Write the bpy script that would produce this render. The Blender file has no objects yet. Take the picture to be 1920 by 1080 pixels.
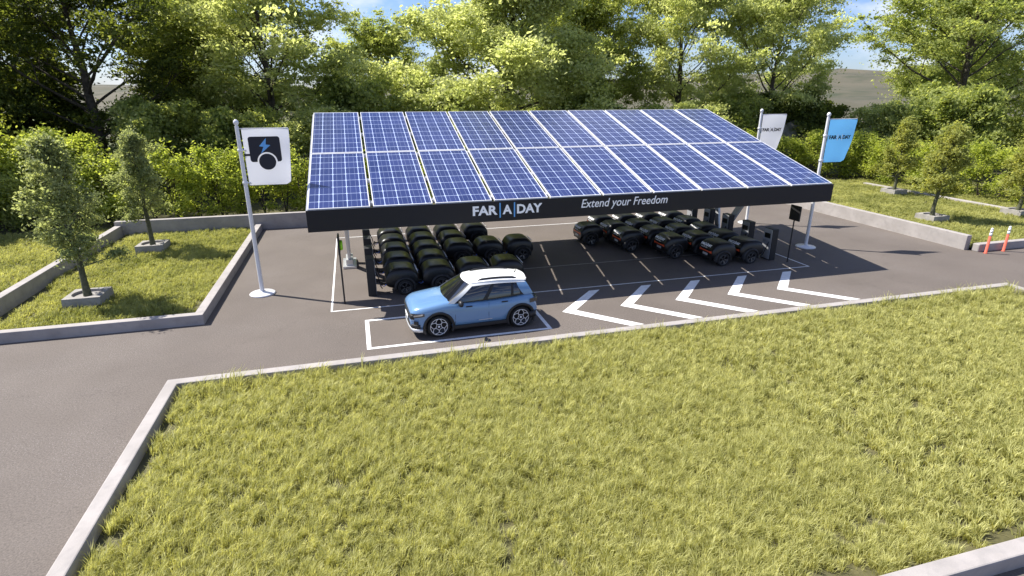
import bpy, bmesh, math, random
import numpy as np
from mathutils import Vector, Matrix
R = math.radians
S = bpy.context.scene
COL = S.collection

# ------------------------------------------------------------------ camera
CAM_H = 6.91; F = 1050.0
pitch = math.atan((540-170)/F)
dcam = Vector(((652-960)/F, (540-170)/F, -1.0)).normalized()
upc = Vector((0, math.cos(pitch), math.sin(pitch)))
xc = dcam.cross(upc)
M3 = Matrix((xc, dcam, upc))            # world = M3 @ cam
cd = bpy.data.cameras.new('camera'); cam = bpy.data.objects.new('camera', cd); COL.objects.link(cam)
cam.matrix_world = Matrix.Translation((0, 0, CAM_H)) @ M3.to_4x4()
cd.sensor_width = 36; cd.lens = 36*F/1920; cd.clip_start = .1; cd.clip_end = 3000
S.camera = cam

# ------------------------------------------------------------------ world, sun, exposure
SUNV = Vector((.653, -.415, -1.0)).normalized()     # direction the light travels
elev = math.asin(-SUNV.z); rot = math.atan2(-SUNV.x, -SUNV.y)
w = bpy.data.worlds.new("World"); S.world = w; w.use_nodes = True
nt = w.node_tree; N = nt.nodes; bg = N['Background']
sky = N.new('ShaderNodeTexSky'); sky.sky_type = 'NISHITA'; sky.sun_disc = False
sky.sun_elevation = elev; sky.sun_rotation = rot; sky.altitude = 200; sky.dust_density = .6
tc = N.new('ShaderNodeTexCoord'); mp = N.new('ShaderNodeMapping'); mp.inputs['Scale'].default_value = (1, 1, 2.6)
mp.inputs['Location'].default_value = (3.1, .4, .2)
cn = N.new('ShaderNodeTexNoise'); cn.inputs['Scale'].default_value = 5.5; cn.inputs['Detail'].default_value = 8; cn.inputs['Roughness'].default_value = .55
cr = N.new('ShaderNodeValToRGB'); cr.color_ramp.elements[0].position = .49; cr.color_ramp.elements[1].position = .68
mx = N.new('ShaderNodeMix'); mx.data_type = 'RGBA'
tint = N.new('ShaderNodeMix'); tint.data_type = 'RGBA'; tint.blend_type = 'MULTIPLY'; tint.inputs[0].default_value = 1
tint.inputs[7].default_value = (.82, .95, 1.34, 1)
nt.links.new(tc.outputs['Generated'], mp.inputs[0]); nt.links.new(mp.outputs[0], cn.inputs['Vector'])
nt.links.new(cn.outputs[0], cr.inputs[0]); nt.links.new(cr.outputs[0], mx.inputs[0])
nt.links.new(sky.outputs[0], tint.inputs[6]); nt.links.new(tint.outputs[2], mx.inputs[6])
mx.inputs[7].default_value = (8.5, 8.8, 9.4, 1)
nt.links.new(mx.outputs[2], bg.inputs[0]); bg.inputs[1].default_value = .064
sl = bpy.data.lights.new('sun', 'SUN'); sl.energy = 4.6; sl.angle = R(.5); sl.color = (1, .955, .87)
so = bpy.data.objects.new('sun', sl); COL.objects.link(so); so.rotation_euler = SUNV.to_track_quat('-Z', 'Y').to_euler(); so.location = (-20, 20, 40)
S.view_settings.view_transform = 'Standard'; S.view_settings.look = 'None'
S.view_settings.exposure = 1.0; S.view_settings.gamma = 1

rng = np.random.default_rng(7); random.seed(7)

# ------------------------------------------------------------------ materials
def mat(name, col, rough=.6, metal=0, spec=None, coat=0):
    m = bpy.data.materials.new(name); m.use_nodes = True
    b = m.node_tree.nodes['Principled BSDF']
    b.inputs['Base Color'].default_value = (*col, 1); b.inputs['Roughness'].default_value = rough
    b.inputs['Metallic'].default_value = metal
    if spec is not None: b.inputs['Specular IOR Level'].default_value = spec
    b.inputs['Coat Weight'].default_value = coat; b.inputs['Coat Roughness'].default_value = .04
    return m
def nodes(m): return m.node_tree.nodes, m.node_tree.links, m.node_tree.nodes['Principled BSDF']
def noisy(name, c1, c2, scale, rough=.8, c3=None, scale2=None, bump=0, bscale=60, amount2=.5, **k):
    m = mat(name, c1, rough, **k); n, l, b = nodes(m)
    t = n.new('ShaderNodeTexCoord'); a = n.new('ShaderNodeTexNoise'); a.inputs['Scale'].default_value = scale; a.inputs['Detail'].default_value = 6
    l.new(t.outputs['Object'], a.inputs['Vector'])
    r = n.new('ShaderNodeValToRGB'); r.color_ramp.elements[0].position = .35; r.color_ramp.elements[1].position = .68
    r.color_ramp.elements[0].color = (*c1, 1); r.color_ramp.elements[1].color = (*c2, 1)
    l.new(a.outputs[0], r.inputs[0]); out = r.outputs[0]
    if c3:
        a2 = n.new('ShaderNodeTexNoise'); a2.inputs['Scale'].default_value = scale2; a2.inputs['Detail'].default_value = 4
        l.new(t.outputs['Object'], a2.inputs['Vector'])
        r2 = n.new('ShaderNodeValToRGB'); r2.color_ramp.elements[0].position = .5; r2.color_ramp.elements[1].position = .75
        r2.color_ramp.elements[1].color = (amount2,)*3+(1,)
        l.new(a2.outputs[0], r2.inputs[0]); x = n.new('ShaderNodeMix'); x.data_type = 'RGBA'
        l.new(r2.outputs[0], x.inputs[0]); l.new(out, x.inputs[6]); x.inputs[7].default_value = (*c3, 1); out = x.outputs[2]
    l.new(out, b.inputs['Base Color'])
    if bump:
        bn = n.new('ShaderNodeTexNoise'); bn.inputs['Scale'].default_value = bscale; bn.inputs['Detail'].default_value = 3
        l.new(t.outputs['Object'], bn.inputs['Vector']); bp = n.new('ShaderNodeBump'); bp.inputs['Strength'].default_value = bump; bp.inputs['Distance'].default_value = .02
        l.new(bn.outputs[0], bp.inputs['Height']); l.new(bp.outputs[0], b.inputs['Normal'])
    return m

def asphalt_mat():
    m = mat('asphalt', (.13, .12, .12), .82, spec=.3); n, l, b = nodes(m)
    t = n.new('ShaderNodeTexCoord')
    def noise(sc, det=4, ro=.5):
        a = n.new('ShaderNodeTexNoise'); a.inputs['Scale'].default_value = sc; a.inputs['Detail'].default_value = det; a.inputs['Roughness'].default_value = ro
        l.new(t.outputs['Object'], a.inputs['Vector']); return a.outputs[0]
    def ramp(s, p0, p1, c0, c1):
        r = n.new('ShaderNodeValToRGB'); r.color_ramp.elements[0].position = p0; r.color_ramp.elements[1].position = p1
        r.color_ramp.elements[0].color = c0; r.color_ramp.elements[1].color = c1; l.new(s, r.inputs[0]); return r.outputs[0]
    base = ramp(noise(.35, 6, .6), .3, .7, (.126, .106, .093, 1), (.156, .132, .116, 1))
    fine = ramp(noise(28, 3, .7), .3, .75, (.62, .62, .62, 1), (1.26, 1.26, 1.26, 1))
    mm = n.new('ShaderNodeMix'); mm.data_type = 'RGBA'; mm.blend_type = 'MULTIPLY'; mm.inputs[0].default_value = 1
    l.new(base, mm.inputs[6]); l.new(fine, mm.inputs[7])
    # coarse worn patches with pale grit
    patch = ramp(noise(.22, 3), .5, .62, (0, 0, 0, 1), (1, 1, 1, 1))
    grit = ramp(noise(40, 2, .8), .58, .66, (0, 0, 0, 1), (1, 1, 1, 1))
    mu = n.new('ShaderNodeMath'); mu.operation = 'MULTIPLY'; l.new(patch, mu.inputs[0]); l.new(grit, mu.inputs[1])
    x = n.new('ShaderNodeMix'); x.data_type = 'RGBA'; l.new(mu.outputs[0], x.inputs[0]); l.new(mm.outputs[2], x.inputs[6]); x.inputs[7].default_value = (.26, .24, .23, 1)
    crack = n.new('ShaderNodeTexVoronoi'); crack.feature = 'DISTANCE_TO_EDGE'; crack.inputs['Scale'].default_value = .16
    wv = n.new('ShaderNodeTexNoise'); wv.inputs['Scale'].default_value = 1.3; wv.inputs['Detail'].default_value = 5; l.new(t.outputs['Object'], wv.inputs['Vector'])
    ad = n.new('ShaderNodeVectorMath'); ad.operation = 'ADD'; l.new(t.outputs['Object'], ad.inputs[0])
    sc = n.new('ShaderNodeVectorMath'); sc.operation = 'SCALE'; sc.inputs['Scale'].default_value = 1.6; l.new(wv.outputs['Color'], sc.inputs[0]); l.new(sc.outputs[0], ad.inputs[1]); l.new(ad.outputs[0], crack.inputs['Vector'])
    cm = ramp(crack.outputs['Distance'], .0, .0022, (.86, .86, .86, 1), (1, 1, 1, 1))
    y = n.new('ShaderNodeMix'); y.data_type = 'RGBA'; y.blend_type = 'MULTIPLY'; y.inputs[0].default_value = 1; l.new(x.outputs[2], y.inputs[6]); l.new(cm, y.inputs[7])
    l.new(y.outputs[2], b.inputs['Base Color'])
    bp = n.new('ShaderNodeBump'); bp.inputs['Strength'].default_value = .35; bp.inputs['Distance'].default_value = .015
    l.new(noise(45, 3, .7), bp.inputs['Height']); l.new(bp.outputs[0], b.inputs['Normal'])
    return m

def leaf_mat(name, dark, light, trans=.45, seed=0, nscale=.5, tcol=None, rough=.55):
    m = bpy.data.materials.new(name); m.use_nodes = True; n = m.node_tree.nodes; l = m.node_tree.links
    b = n['Principled BSDF']; out = n['Material Output']; b.inputs['Roughness'].default_value = rough; b.inputs['Specular IOR Level'].default_value = .25
    at = n.new('ShaderNodeAttribute'); at.attribute_name = 'rnd'
    t = n.new('ShaderNodeTexCoord'); a = n.new('ShaderNodeTexNoise'); a.inputs['Scale'].default_value = nscale; a.inputs['Detail'].default_value = 3
    l.new(t.outputs['Object'], a.inputs['Vector'])
    mr = n.new('ShaderNodeMapRange'); mr.inputs['From Min'].default_value = .3; mr.inputs['From Max'].default_value = .7; l.new(a.outputs[0], mr.inputs[0])
    av = n.new('ShaderNodeMath'); av.operation = 'MULTIPLY_ADD'; av.inputs[1].default_value = .5
    hv = n.new('ShaderNodeMath'); hv.operation = 'MULTIPLY'; hv.inputs[1].default_value = .5
    l.new(mr.outputs[0], hv.inputs[0]); l.new(at.outputs['Fac'], av.inputs[0]); l.new(hv.outputs[0], av.inputs[2])
    r = n.new('ShaderNodeValToRGB'); r.color_ramp.elements[0].color = (*dark, 1); r.color_ramp.elements[1].color = (*light, 1)
    r.color_ramp.elements[0].position = .15; r.color_ramp.elements[1].position = .85
    l.new(av.outputs[0], r.inputs[0]); l.new(r.outputs[0], b.inputs['Base Color'])
    tr = n.new('ShaderNodeBsdfTranslucent'); k = n.new('ShaderNodeMix'); k.data_type = 'RGBA'; k.blend_type = 'MULTIPLY'; k.inputs[0].default_value = 1
    k.inputs[7].default_value = (*(tcol or (1.7, 1.55, .7)), 1); l.new(r.outputs[0], k.inputs[6]); l.new(k.outputs[2], tr.inputs[0])
    ms = n.new('ShaderNodeMixShader'); ms.inputs[0].default_value = trans
    l.new(b.outputs[0], ms.inputs[1]); l.new(tr.outputs[0], ms.inputs[2]); l.new(ms.outputs[0], out.inputs[0])
    return m

MA = dict(
    asphalt=asphalt_mat(),
    paint=noisy('road_paint', (.86, .86, .86), (.74, .73, .72), 6, .6, bump=.1),
    thin_paint=noisy('thin_paint', (.50, .48, .46), (.36, .34, .33), 4, .7),
    concrete=noisy('curb_concrete', (.30, .275, .26), (.37, .34, .325), 1.4, .85, c3=(.24, .225, .22), scale2=5, bump=.15, bscale=40, amount2=.5),
    planter=noisy('planter_concrete', (.25, .235, .215), (.34, .32, .30), 3, .88, c3=(.17, .16, .14), scale2=7, bump=.3),
    soil=noisy('soil', (.06, .058, .02), (.11, .10, .04), 2.5, .95, c3=(.13, .12, .07), scale2=1.2, bump=.6, bscale=18),
    field=noisy('field', (.045, .06, .018), (.10, .11, .04), .08, .95, c3=(.17, .15, .10), scale2=.03, bump=.5, bscale=2),
    hill=noisy('hill_ground', (.068, .064, .036), (.11, .095, .062), .02, .95, c3=(.035, .045, .018), scale2=.12, bump=1, bscale=.9, amount2=.9),
    fascia=mat('fascia_black', (.012, .012, .018), .45, spec=.3),
    white=mat('white_letters', (.92, .92, .94), .5),
    lblue=mat('light_blue', (.13, .40, .80), .45),
    alu=noisy('brushed_aluminium', (.55, .55, .56), (.68, .68, .69), 2, .38, metal=.75),
    whitemetal=mat('white_metal', (.72, .72, .74), .3, coat=.4),
    steel=noisy('galvanised_steel', (.33, .34, .35), (.46, .47, .48), 3, .42, metal=.7),
    blk=mat('black_shell', (.0075, .0078, .009), .36, spec=.45, coat=.08),
    blkm=mat('black_plastic', (.014, .014, .016), .55),
    rubber=noisy('tyre_rubber', (.010, .010, .011), (.016, .016, .017), 8, .8),
    rimdark=mat('dark_rim', (.02, .02, .022), .3, metal=.6),
    rimedge=mat('rim_edge', (.28, .28, .30), .25, metal=.9),
    orange=mat('orange_lamp', (.85, .12, .04), .35),
    plate=mat('number_plate', (.5, .5, .52), .4),
    cable=mat('blue_cable', (.07, .20, .75), .4),
    green=mat('lime_green', (.35, .75, .02), .4),
    bark=noisy('bark', (.045, .035, .026), (.11, .09, .07), 5, .95, bump=.7, bscale=14),
    bark2=noisy('young_bark', (.06, .065, .035), (.12, .12, .07), 9, .9, bump=.4, bscale=20),
    fabw=mat('flag_white', (.66, .67, .74), .8), fabb=mat('flag_blue', (.28, .60, .90), .75),
    navy=mat('print_navy', (.010, .011, .022), .6),
    legpaint=mat('leg_paint', (.62, .63, .65), .35, metal=.2),
    panelgrey=mat('panel_grey', (.42, .43, .46), .25, metal=.3),
    rock=noisy('mossy_rock', (.09, .085, .06), (.17, .155, .12), 1.0, .95, c3=(.09, .11, .04), scale2=.8, bump=1, bscale=3, amount2=.9),
    postorange=mat('post_orange', (.52, .095, .055), .7), postwhite=mat('post_white', (.8, .8, .8), .45),
)

for k, c in (('fabw', (.93, .94, .98)), ('fabb', (.42, .74, .98))):
    m = MA[k]; n, l, b = nodes(m); tr = n.new('ShaderNodeBsdfTranslucent'); tr.inputs[0].default_value = (*c, 1); ms = n.new('ShaderNodeMixShader'); ms.inputs[0].default_value = .68
    l.new(b.outputs[0], ms.inputs[1]); l.new(tr.outputs[0], ms.inputs[2]); l.new(ms.outputs[0], n['Material Output'].inputs[0])
# ------------------------------------------------------------------ mesh helpers
def tag(o, label=None, cat=None, group=None, kind=None):
    if label: o['label'] = label
    if cat: o['category'] = cat
    if group: o['group'] = group
    if kind: o['kind'] = kind
    return o
def link(name, me, parent=None, loc=None):
    o = bpy.data.objects.new(name, me); COL.objects.link(o)
    if parent: o.parent = parent
    if loc: o.location = loc
    return o
def empty(name, loc=(0, 0, 0), rz=0, **k):
    o = bpy.data.objects.new(name, None); COL.objects.link(o); o.location = loc; o.rotation_euler.z = rz; o.empty_display_size = .2
    return tag(o, **k)
class MB:
    """collects shapes into one mesh"""
    def __init__(s): s.v = []; s.f = []; s.sm = []
    def add(s, vs, fs, smooth=False):
        k = len(s.v); s.v += [tuple(p) for p in vs]; s.f += [tuple(i+k for i in f) for f in fs]; s.sm += [smooth]*len(fs); return s
    def box(s, a, b, rot=None, c=None):
        (x0, y0, z0), (x1, y1, z1) = a, b
        vs = [(x0,y0,z0),(x1,y0,z0),(x1,y1,z0),(x0,y1,z0),(x0,y0,z1),(x1,y0,z1),(x1,y1,z1),(x0,y1,z1)]
        if rot is not None:
            c = Vector(c); vs = [tuple(c + rot @ (Vector(p)-c)) for p in vs]
        return s.add(vs, [(3,2,1,0),(4,5,6,7),(0,1,5,4),(1,2,6,5),(2,3,7,6),(3,0,4,7)])
    def bar(s, p, q, w, h, up=(0, 0, 1)):
        p = Vector(p); q = Vector(q); d = (q-p).normalized(); u = Vector(up); a = d.cross(u).normalized(); u = a.cross(d).normalized()
        vs = [p+a*i*w/2+u*j*h/2 for i, j in ((-1,-1),(1,-1),(1,1),(-1,1))] + [q+a*i*w/2+u*j*h/2 for i, j in ((-1,-1),(1,-1),(1,1),(-1,1))]
        return s.add(vs, [(0,1,2,3),(7,6,5,4),(0,4,5,1),(1,5,6,2),(2,6,7,3),(3,7,4,0)])
    def tube(s, pts, rads, n=10, caps=True, smooth=True):
        pts = [Vector(p) for p in pts]; vs = []; fs = []
        if not hasattr(rads, '__len__'): rads = [rads]*len(pts)
        for i, p in enumerate(pts):
            d = (pts[min(i+1, len(pts)-1)]-pts[max(i-1, 0)]).normalized()
            r = Vector((1, 0, 0)) if abs(d.x) < .8 else Vector((0, 1, 0))
            a = d.cross(r).normalized(); b = d.cross(a)
            for k in range(n):
                t = 2*math.pi*k/n; vs.append(p+(a*math.cos(t)+b*math.sin(t))*rads[i])
        for i in range(len(pts)-1):
            for k in range(n):
                fs.append((i*n+k, i*n+(k+1) % n, (i+1)*n+(k+1) % n, (i+1)*n+k))
        s.add(vs, fs, smooth)
        if caps:
            s.add(vs[:n], [tuple(range(n))]); s.add(vs[-n:], [tuple(range(n))[::-1]])
        return s
    def lathe(s, prof, axis='z', c=(0, 0, 0), n=24, smooth=True):
        vs = []; fs = []; m = len(prof)
        for k in range(n):
            t = 2*math.pi*k/n; ct, st = math.cos(t), math.sin(t)
            for r, h in prof:
                p = (r*ct, r*st, h) if axis == 'z' else ((r*ct, h, r*st) if axis == 'y' else (h, r*ct, r*st))
                vs.append((p[0]+c[0], p[1]+c[1], p[2]+c[2]))
        for k in range(n):
            for i in range(m-1):
                fs.append((k*m+i, ((k+1) % n)*m+i, ((k+1) % n)*m+i+1, k*m+i+1))
        return s.add(vs, fs, smooth)
    def prism(s, poly, f, t):
        """poly 2D list, f maps (u,v,d)->xyz for d in 0,t"""
        n = len(poly); vs = [f(u, v, 0) for u, v in poly]+[f(u, v, t) for u, v in poly]
        fs = [tuple(range(n))[::-1], tuple(range(n, 2*n))]+[(i, (i+1) % n, n+(i+1) % n, n+i) for i in range(n)]
        return s.add(vs, fs)
    def grid(s, fn, nu, nv, smooth=True):
        vs = [fn(i/nu, j/nv) for i in range(nu+1) for j in range(nv+1)]
        return s.add(vs, [(i*(nv+1)+j, (i+1)*(nv+1)+j, (i+1)*(nv+1)+j+1, i*(nv+1)+j+1) for i in range(nu) for j in range(nv)], smooth)
    def mesh(s, name, m, fix=True):
        me = bpy.data.meshes.new(name); me.from_pydata(s.v, [], s.f)
        me.polygons.foreach_set('use_smooth', s.sm)
        if fix:
            b = bmesh.new(); b.from_mesh(me); bmesh.ops.recalc_face_normals(b, faces=b.faces); b.to_mesh(me); b.free()
        me.materials.append(m); return me
    def build(s, name, m, parent=None, loc=None, bevel=0):
        o = link(name, s.mesh(name, m), parent, loc)
        if bevel:
            md = o.modifiers.new('b', 'BEVEL'); md.width = bevel; md.segments = 2; md.limit_method = 'ANGLE'; md.angle_limit = R(40)
        return o
def copy_tree(o, parent=None):
    c = o.copy(); COL.objects.link(c); c.parent = parent
    for ch in [x for x in bpy.data.objects if x.parent == o]: copy_tree(ch, c)
    return c
def text_mesh(name, body, width, height, m, depth=.012, shear=0, offset=0, spacing=1):
    """mesh of lettering: x right 0..width, y up 0..height(caps), z thickness"""
    cu = bpy.data.curves.new(name, 'FONT'); cu.body = body; cu.size = 1; cu.shear = shear; cu.offset = offset; cu.extrude = .01; cu.space_character = spacing; cu.resolution_u = 3
    o = bpy.data.objects.new('t', cu); COL.objects.link(o); bpy.context.view_layer.update()
    me = bpy.data.meshes.new_from_object(o.evaluated_get(bpy.context.evaluated_depsgraph_get()))
    bpy.data.objects.remove(o); 
    n = len(me.vertices); a = np.empty(n*3); me.vertices.foreach_get('co', a); a = a.reshape(-1, 3)
    a[:, 0] -= a[:, 0].min(); a[:, 0] *= width/a[:, 0].max(); a[:, 1] *= height/.70; a[:, 2] *= depth/.02; a[:, 2] += depth/2
    me.vertices.foreach_set('co', a.ravel()); me.materials.clear(); me.materials.append(m); me.name = name
    return me
def fast_mesh(name, verts, faces_n, nper, m, attr=None, smooth=False):
    """verts (N,3); faces of nper verts each in order"""
    me = bpy.data.meshes.new(name); nv = len(verts); nf = faces_n.shape[0]
    me.vertices.add(nv); me.vertices.foreach_set('co', np.ascontiguousarray(verts, dtype=np.float32).ravel())
    me.loops.add(nf*nper); me.loops.foreach_set('vertex_index', faces_n.astype(np.int32).ravel())
    me.polygons.add(nf); me.polygons.foreach_set('loop_start', np.arange(0, nf*nper, nper, dtype=np.int32))
    me.polygons.foreach_set('use_smooth', np.full(nf, smooth)); me.update()
    if attr is not None:
        at = me.attributes.new('rnd', 'FLOAT', 'POINT'); at.data.foreach_set('value', attr.astype(np.float32))
    me.materials.append(m); return me

# ------------------------------------------------------------------ ground and asphalt
def sheet(name, poly, z, m, **k):
    o = MB().add([(x, y, z) for x, y in poly], [tuple(range(len(poly)))]).build(name, m); tag(o, kind='structure', **k); return o
def rect(x0, y0, x1, y1): return [(x0, y0), (x1, y0), (x1, y1), (x0, y1)]
def terr(x, y):
    d = max(0, (y-62))/60.0
    base = -.06
    if y > 36: base += .02*min(y-36, 26)
    h = 0
    if d > 0:
        h = 7*(1-math.exp(-d*.8))*(.8+.35*math.sin(x*.021+1.3)+.2*math.sin(x*.05+y*.02)) + 10*max(0, min(1, (x-40)/160))*(1-math.exp(-d*.7)) + 3.5*max(0, min(1, (-x-10)/100))*(1-math.exp(-d)) + (1-math.exp(-d))*(1.3*math.sin(x*.11+y*.03)+.8*math.sin(x*.23-y*.09+2)+.5*math.sin(x*.41+y*.17))
    return base+h
xs = np.concatenate([np.linspace(-600, -80, 14), np.linspace(-70, 130, 41), np.linspace(145, 700, 14)])
ys = np.concatenate([np.linspace(-60, 60, 16), np.linspace(66, 300, 26), np.linspace(330, 900, 8)])
g = MB().add([(x, y, terr(x, y)) for x in xs for y in ys], [(i*len(ys)+j, (i+1)*len(ys)+j, (i+1)*len(ys)+j+1, i*len(ys)+j+1) for i in range(len(xs)-1) for j in range(len(ys)-1)], True)
go = g.build('ground', MA['field']); tag(go, kind='structure'); go.data.materials.append(MA['hill'])
for p in go.data.polygons:
    if p.center.y > 75: p.material_index = 1
sheet('asphalt', rect(-90, -40, 110, 31.5), 0, MA['asphalt'])

# road paint
def strip(name, segs, wd, m, z=.004):
    mb = MB()
    for (x0, y0, x1, y1) in segs:
        d = Vector((x1-x0, y1-y0)).normalized(); n_ = Vector((-d.y, d.x))*wd/2; e = d*wd/2*0
        mb.add([(x0-n_.x, y0-n_.y, z), (x1-n_.x, y1-n_.y, z), (x1+n_.x, y1+n_.y, z), (x0+n_.x, y0+n_.y, z)], [(0, 1, 2, 3)])
    o = mb.build(name, m); return tag(o, kind='structure')
L0, L1, B0, B1 = -1.16, 17.88, 18.22, 28.4
strip('bay_outline', [(L0-.03, B0, L1+.03, B0), (L0-.03, B1, L1+.03, B1), (L0, B0+.03, L0, B1-.03), (L1, B0+.03, L1, B1-.03)], .06, MA['paint'])
strip('bay_lane_line', [(4.6, 21.05, 17.0, 21.05)], .05, MA['thin_paint'], .004)
X0, X1, Y0, Y1 = -.06, 5.36, 14.98, 17.10
strip('car_bay_marking', [(X0-.06, Y0, X1+.06, Y0), (X0-.06, Y1, X1+.06, Y1), (X0, Y0+.06, X0, Y1-.06), (X1, Y0+.06, X1, Y1-.06)], .12, MA['paint'], .005)
for k in range(5):
    dx = 2.103*k
    poly = [(6.2, 16.16), (7.87, 17.86), (8.29, 17.86), (6.69, 16.18), (8.32, 14.50), (7.85, 14.50)]
    sheet('chevron_marking', [(x+dx, y) for x, y in poly], .005, MA['paint'])

# ------------------------------------------------------------------ curbs and low walls
def curb(name, segs, label, cat, m='concrete', bevel=.02):
    mb = MB()
    for a, b in segs: mb.box(a, b)
    o = mb.build(name, MA[m], bevel=bevel); tag(o, label, cat); return o
CX0, CX1, CY0, CY1 = -4.86, 22.7, 4.36, 13.93; cw = .28; ch = .27
def curb_ring(x0, y0, x1, y1, wd, z):
    mb = MB(); o = [(x0, y0), (x1, y0), (x1, y1), (x0, y1)]; i = [(x0+wd, y0+wd), (x1-wd, y0+wd), (x1-wd, y1-wd), (x0+wd, y1-wd)]
    vs = [(x, y, -.02) for x, y in o]+[(x, y, z) for x, y in o]+[(x, y, z) for x, y in i]+[(x, y, -.02) for x, y in i]
    fs = []
    for k in range(4):
        n_ = (k+1) % 4
        fs += [(k, n_, 4+n_, 4+k), (4+k, 4+n_, 8+n_, 8+k), (8+k, 8+n_, 12+n_, 12+k)]
    return mb.add(vs, fs)
tag(curb_ring(CX0, CY0, CX1, CY1, cw, ch).build('curb', MA['concrete'], bevel=.025), 'long pale concrete kerb framing the big foreground grass bed', 'kerb')
curb('curb', [((-5.25, 18.43, -.02), (-4.97, 31.35, .33))], 'pale kerb along the right side of the left planted island', 'kerb')
curb('curb', [((-40, 18.15, -.02), (-4.97, 18.43-.002, .335))], 'low concrete kerb along the front of the left planted island', 'kerb')
curb('retaining_wall', [((-11.7, 18.45, -.02), (-11.4, 31.35, .6))], 'concrete wall between the two grass plots at far left', 'wall')
curb('retaining_wall', [((-11.7, 31.36, -.02), (26.6, 31.66, .8))], 'long low concrete wall behind the parking lot in front of the hedge', 'wall')
curb('retaining_wall', [((26.65, 18.42, -.02), (26.93, 31.66, .68))], 'pale concrete wall along the left edge of right grass island', 'wall')
curb('curb', [((26.9, 17.98, -.02), (60, 18.3, .36))], 'concrete kerb behind the two orange posts', 'kerb', bevel=.05)
curb('curb', [((37.4, 22.0, -.02), (37.75, 34.4, .28))], 'low kerb between the right grass island and the hedge', 'kerb', bevel=.04)
sheet('soil', rect(CX0+cw, CY0+cw, CX1-cw, CY1-cw), .01, MA['soil'])
sheet('soil', rect(-11.4, 18.43, -5.25, 31.36), .06, MA['soil'])
sheet('soil', rect(-45, 18.43, -11.7, 38), .06, MA['soil'])
sheet('soil', rect(26.93, 18.3, 60, 40), .10, MA['soil'])
sheet('soil', rect(-11.7, 31.66, 26.93, 40), .055, MA['soil'])

# ------------------------------------------------------------------ grass (uncountable)
def vnoise(x, y, sc, seed):
    r = np.random.default_rng(seed); G = r.random((64, 64)); fx = x*sc; fy = y*sc
    ix = np.floor(fx).astype(int); iy = np.floor(fy).astype(int); tx = fx-ix; ty = fy-iy; tx = tx*tx*(3-2*tx); ty = ty*ty*(3-2*ty)
    g_ = lambda a, b: G[a % 64, b % 64]
    return (g_(ix, iy)*(1-tx)+g_(ix+1, iy)*tx)*(1-ty)+(g_(ix, iy+1)*(1-tx)+g_(ix+1, iy+1)*tx)*ty
def grass(name, x0, y0, x1, y1, dens, h, wd, m, label, z=0, margin=.05, seed=1, clump=30, keep=None, bed=None):
    ex0, ey0, ex1, ey1 = bed or (x0, y0, x1, y1)
    r = np.random.default_rng(seed); A = (x1-x0)*(y1-y0); nc = int(A*dens/clump)
    cx = r.uniform(x0, x1, nc); cy = r.uniform(y0, y1, nc)
    dn = vnoise(cx, cy, 1.1, seed+5)*.6+vnoise(cx, cy, 3.1, seed+6)*.4
    edge = np.minimum.reduce([cx-ex0-(.10 if bed else 0), ex1-cx, cy-ey0, ey1+.27-cy])
    kp = r.random(nc) < np.clip((dn-.12)*9, .25, 1)
    kp &= (edge > .38) | (vnoise(cx, cy, 2.2, seed+9) > .52); kp &= edge > margin
    if keep is not None: kp &= keep(cx, cy)
    cx, cy = cx[kp], cy[kp]; nc = len(cx)
    lean = r.normal(.7, .6, nc)
    ch_ = h*(.75+.5*vnoise(cx, cy, .9, seed+2))*r.uniform(.7, 1.35, nc)*r.uniform(.8, 1.2, nc)
    n_ = nc*clump; ci = np.repeat(np.arange(nc), clump)
    ra = r.uniform(0, 2*math.pi, n_); rr = np.abs(r.normal(0, .055, n_)); bx = cx[ci]+np.cos(ra)*rr; by = cy[ci]+np.sin(ra)*rr
    wx = np.cos(lean)[ci]*.55+np.cos(ra)*rr*11+r.normal(0, .35, n_); wy = np.sin(lean)[ci]*.55+np.sin(ra)*rr*11+r.normal(0, .35, n_)
    az = np.arctan2(wy, wx); L = ch_[ci]*r.uniform(.5, 1.25, n_)*(1-np.minimum(.4, rr*3)); ben = np.clip(.22+.55*np.hypot(wx, wy)*r.uniform(.5, 1.1, n_), .15, 1.05)
    d = np.stack([np.cos(az), np.sin(az)], 1); wv = r.uniform(0, 2*math.pi, n_); sx = np.stack([np.cos(wv), np.sin(wv)], 1)*wd*.5*r.uniform(.7, 1.3, n_)[:, None]
    base = np.stack([bx, by, np.full(n_, z)], 1)
    V = np.zeros((n_, 5, 3))
    V[:, 0, :2] = base[:, :2]-sx; V[:, 1, :2] = base[:, :2]+sx; V[:, 0, 2] = V[:, 1, 2] = z
    mid = base[:, :2]+d*(L*ben*.28)[:, None]
    V[:, 2, :2] = mid+sx*.8; V[:, 3, :2] = mid-sx*.8; V[:, 2, 2] = V[:, 3, 2] = z+L*.6
    V[:, 4, :2] = base[:, :2]+d*(L*ben*.85)[:, None]; V[:, 4, 2] = z+L*(1.02-.35*ben)
    q = np.arange(n_)[:, None]*5
    F_ = np.concatenate([q+np.array([[0, 1, 2]]), q+np.array([[0, 2, 3]]), q+np.array([[3, 2, 4]])], 0)
    rn = np.repeat(np.clip(r.random(n_)*.45+.55*np.repeat(r.random(nc), clump), 0, 1), 5)
    o = link(name, fast_mesh(name, V.reshape(-1, 3), F_, 3, m, rn)); tag(o, label, kind='stuff', cat='grass'); return o
GM = leaf_mat('grass_blades', (.25, .255, .065), (.70, .68, .30), .5, nscale=7, tcol=(1.2, 1.18, .75))
GM2 = leaf_mat('lawn_blades', (.22, .24, .06), (.58, .57, .22), .5, nscale=.5, tcol=(1.2, 1.18, .75))
BED = (CX0+cw, CY0+cw, CX1-cw, CY1-cw)
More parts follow.
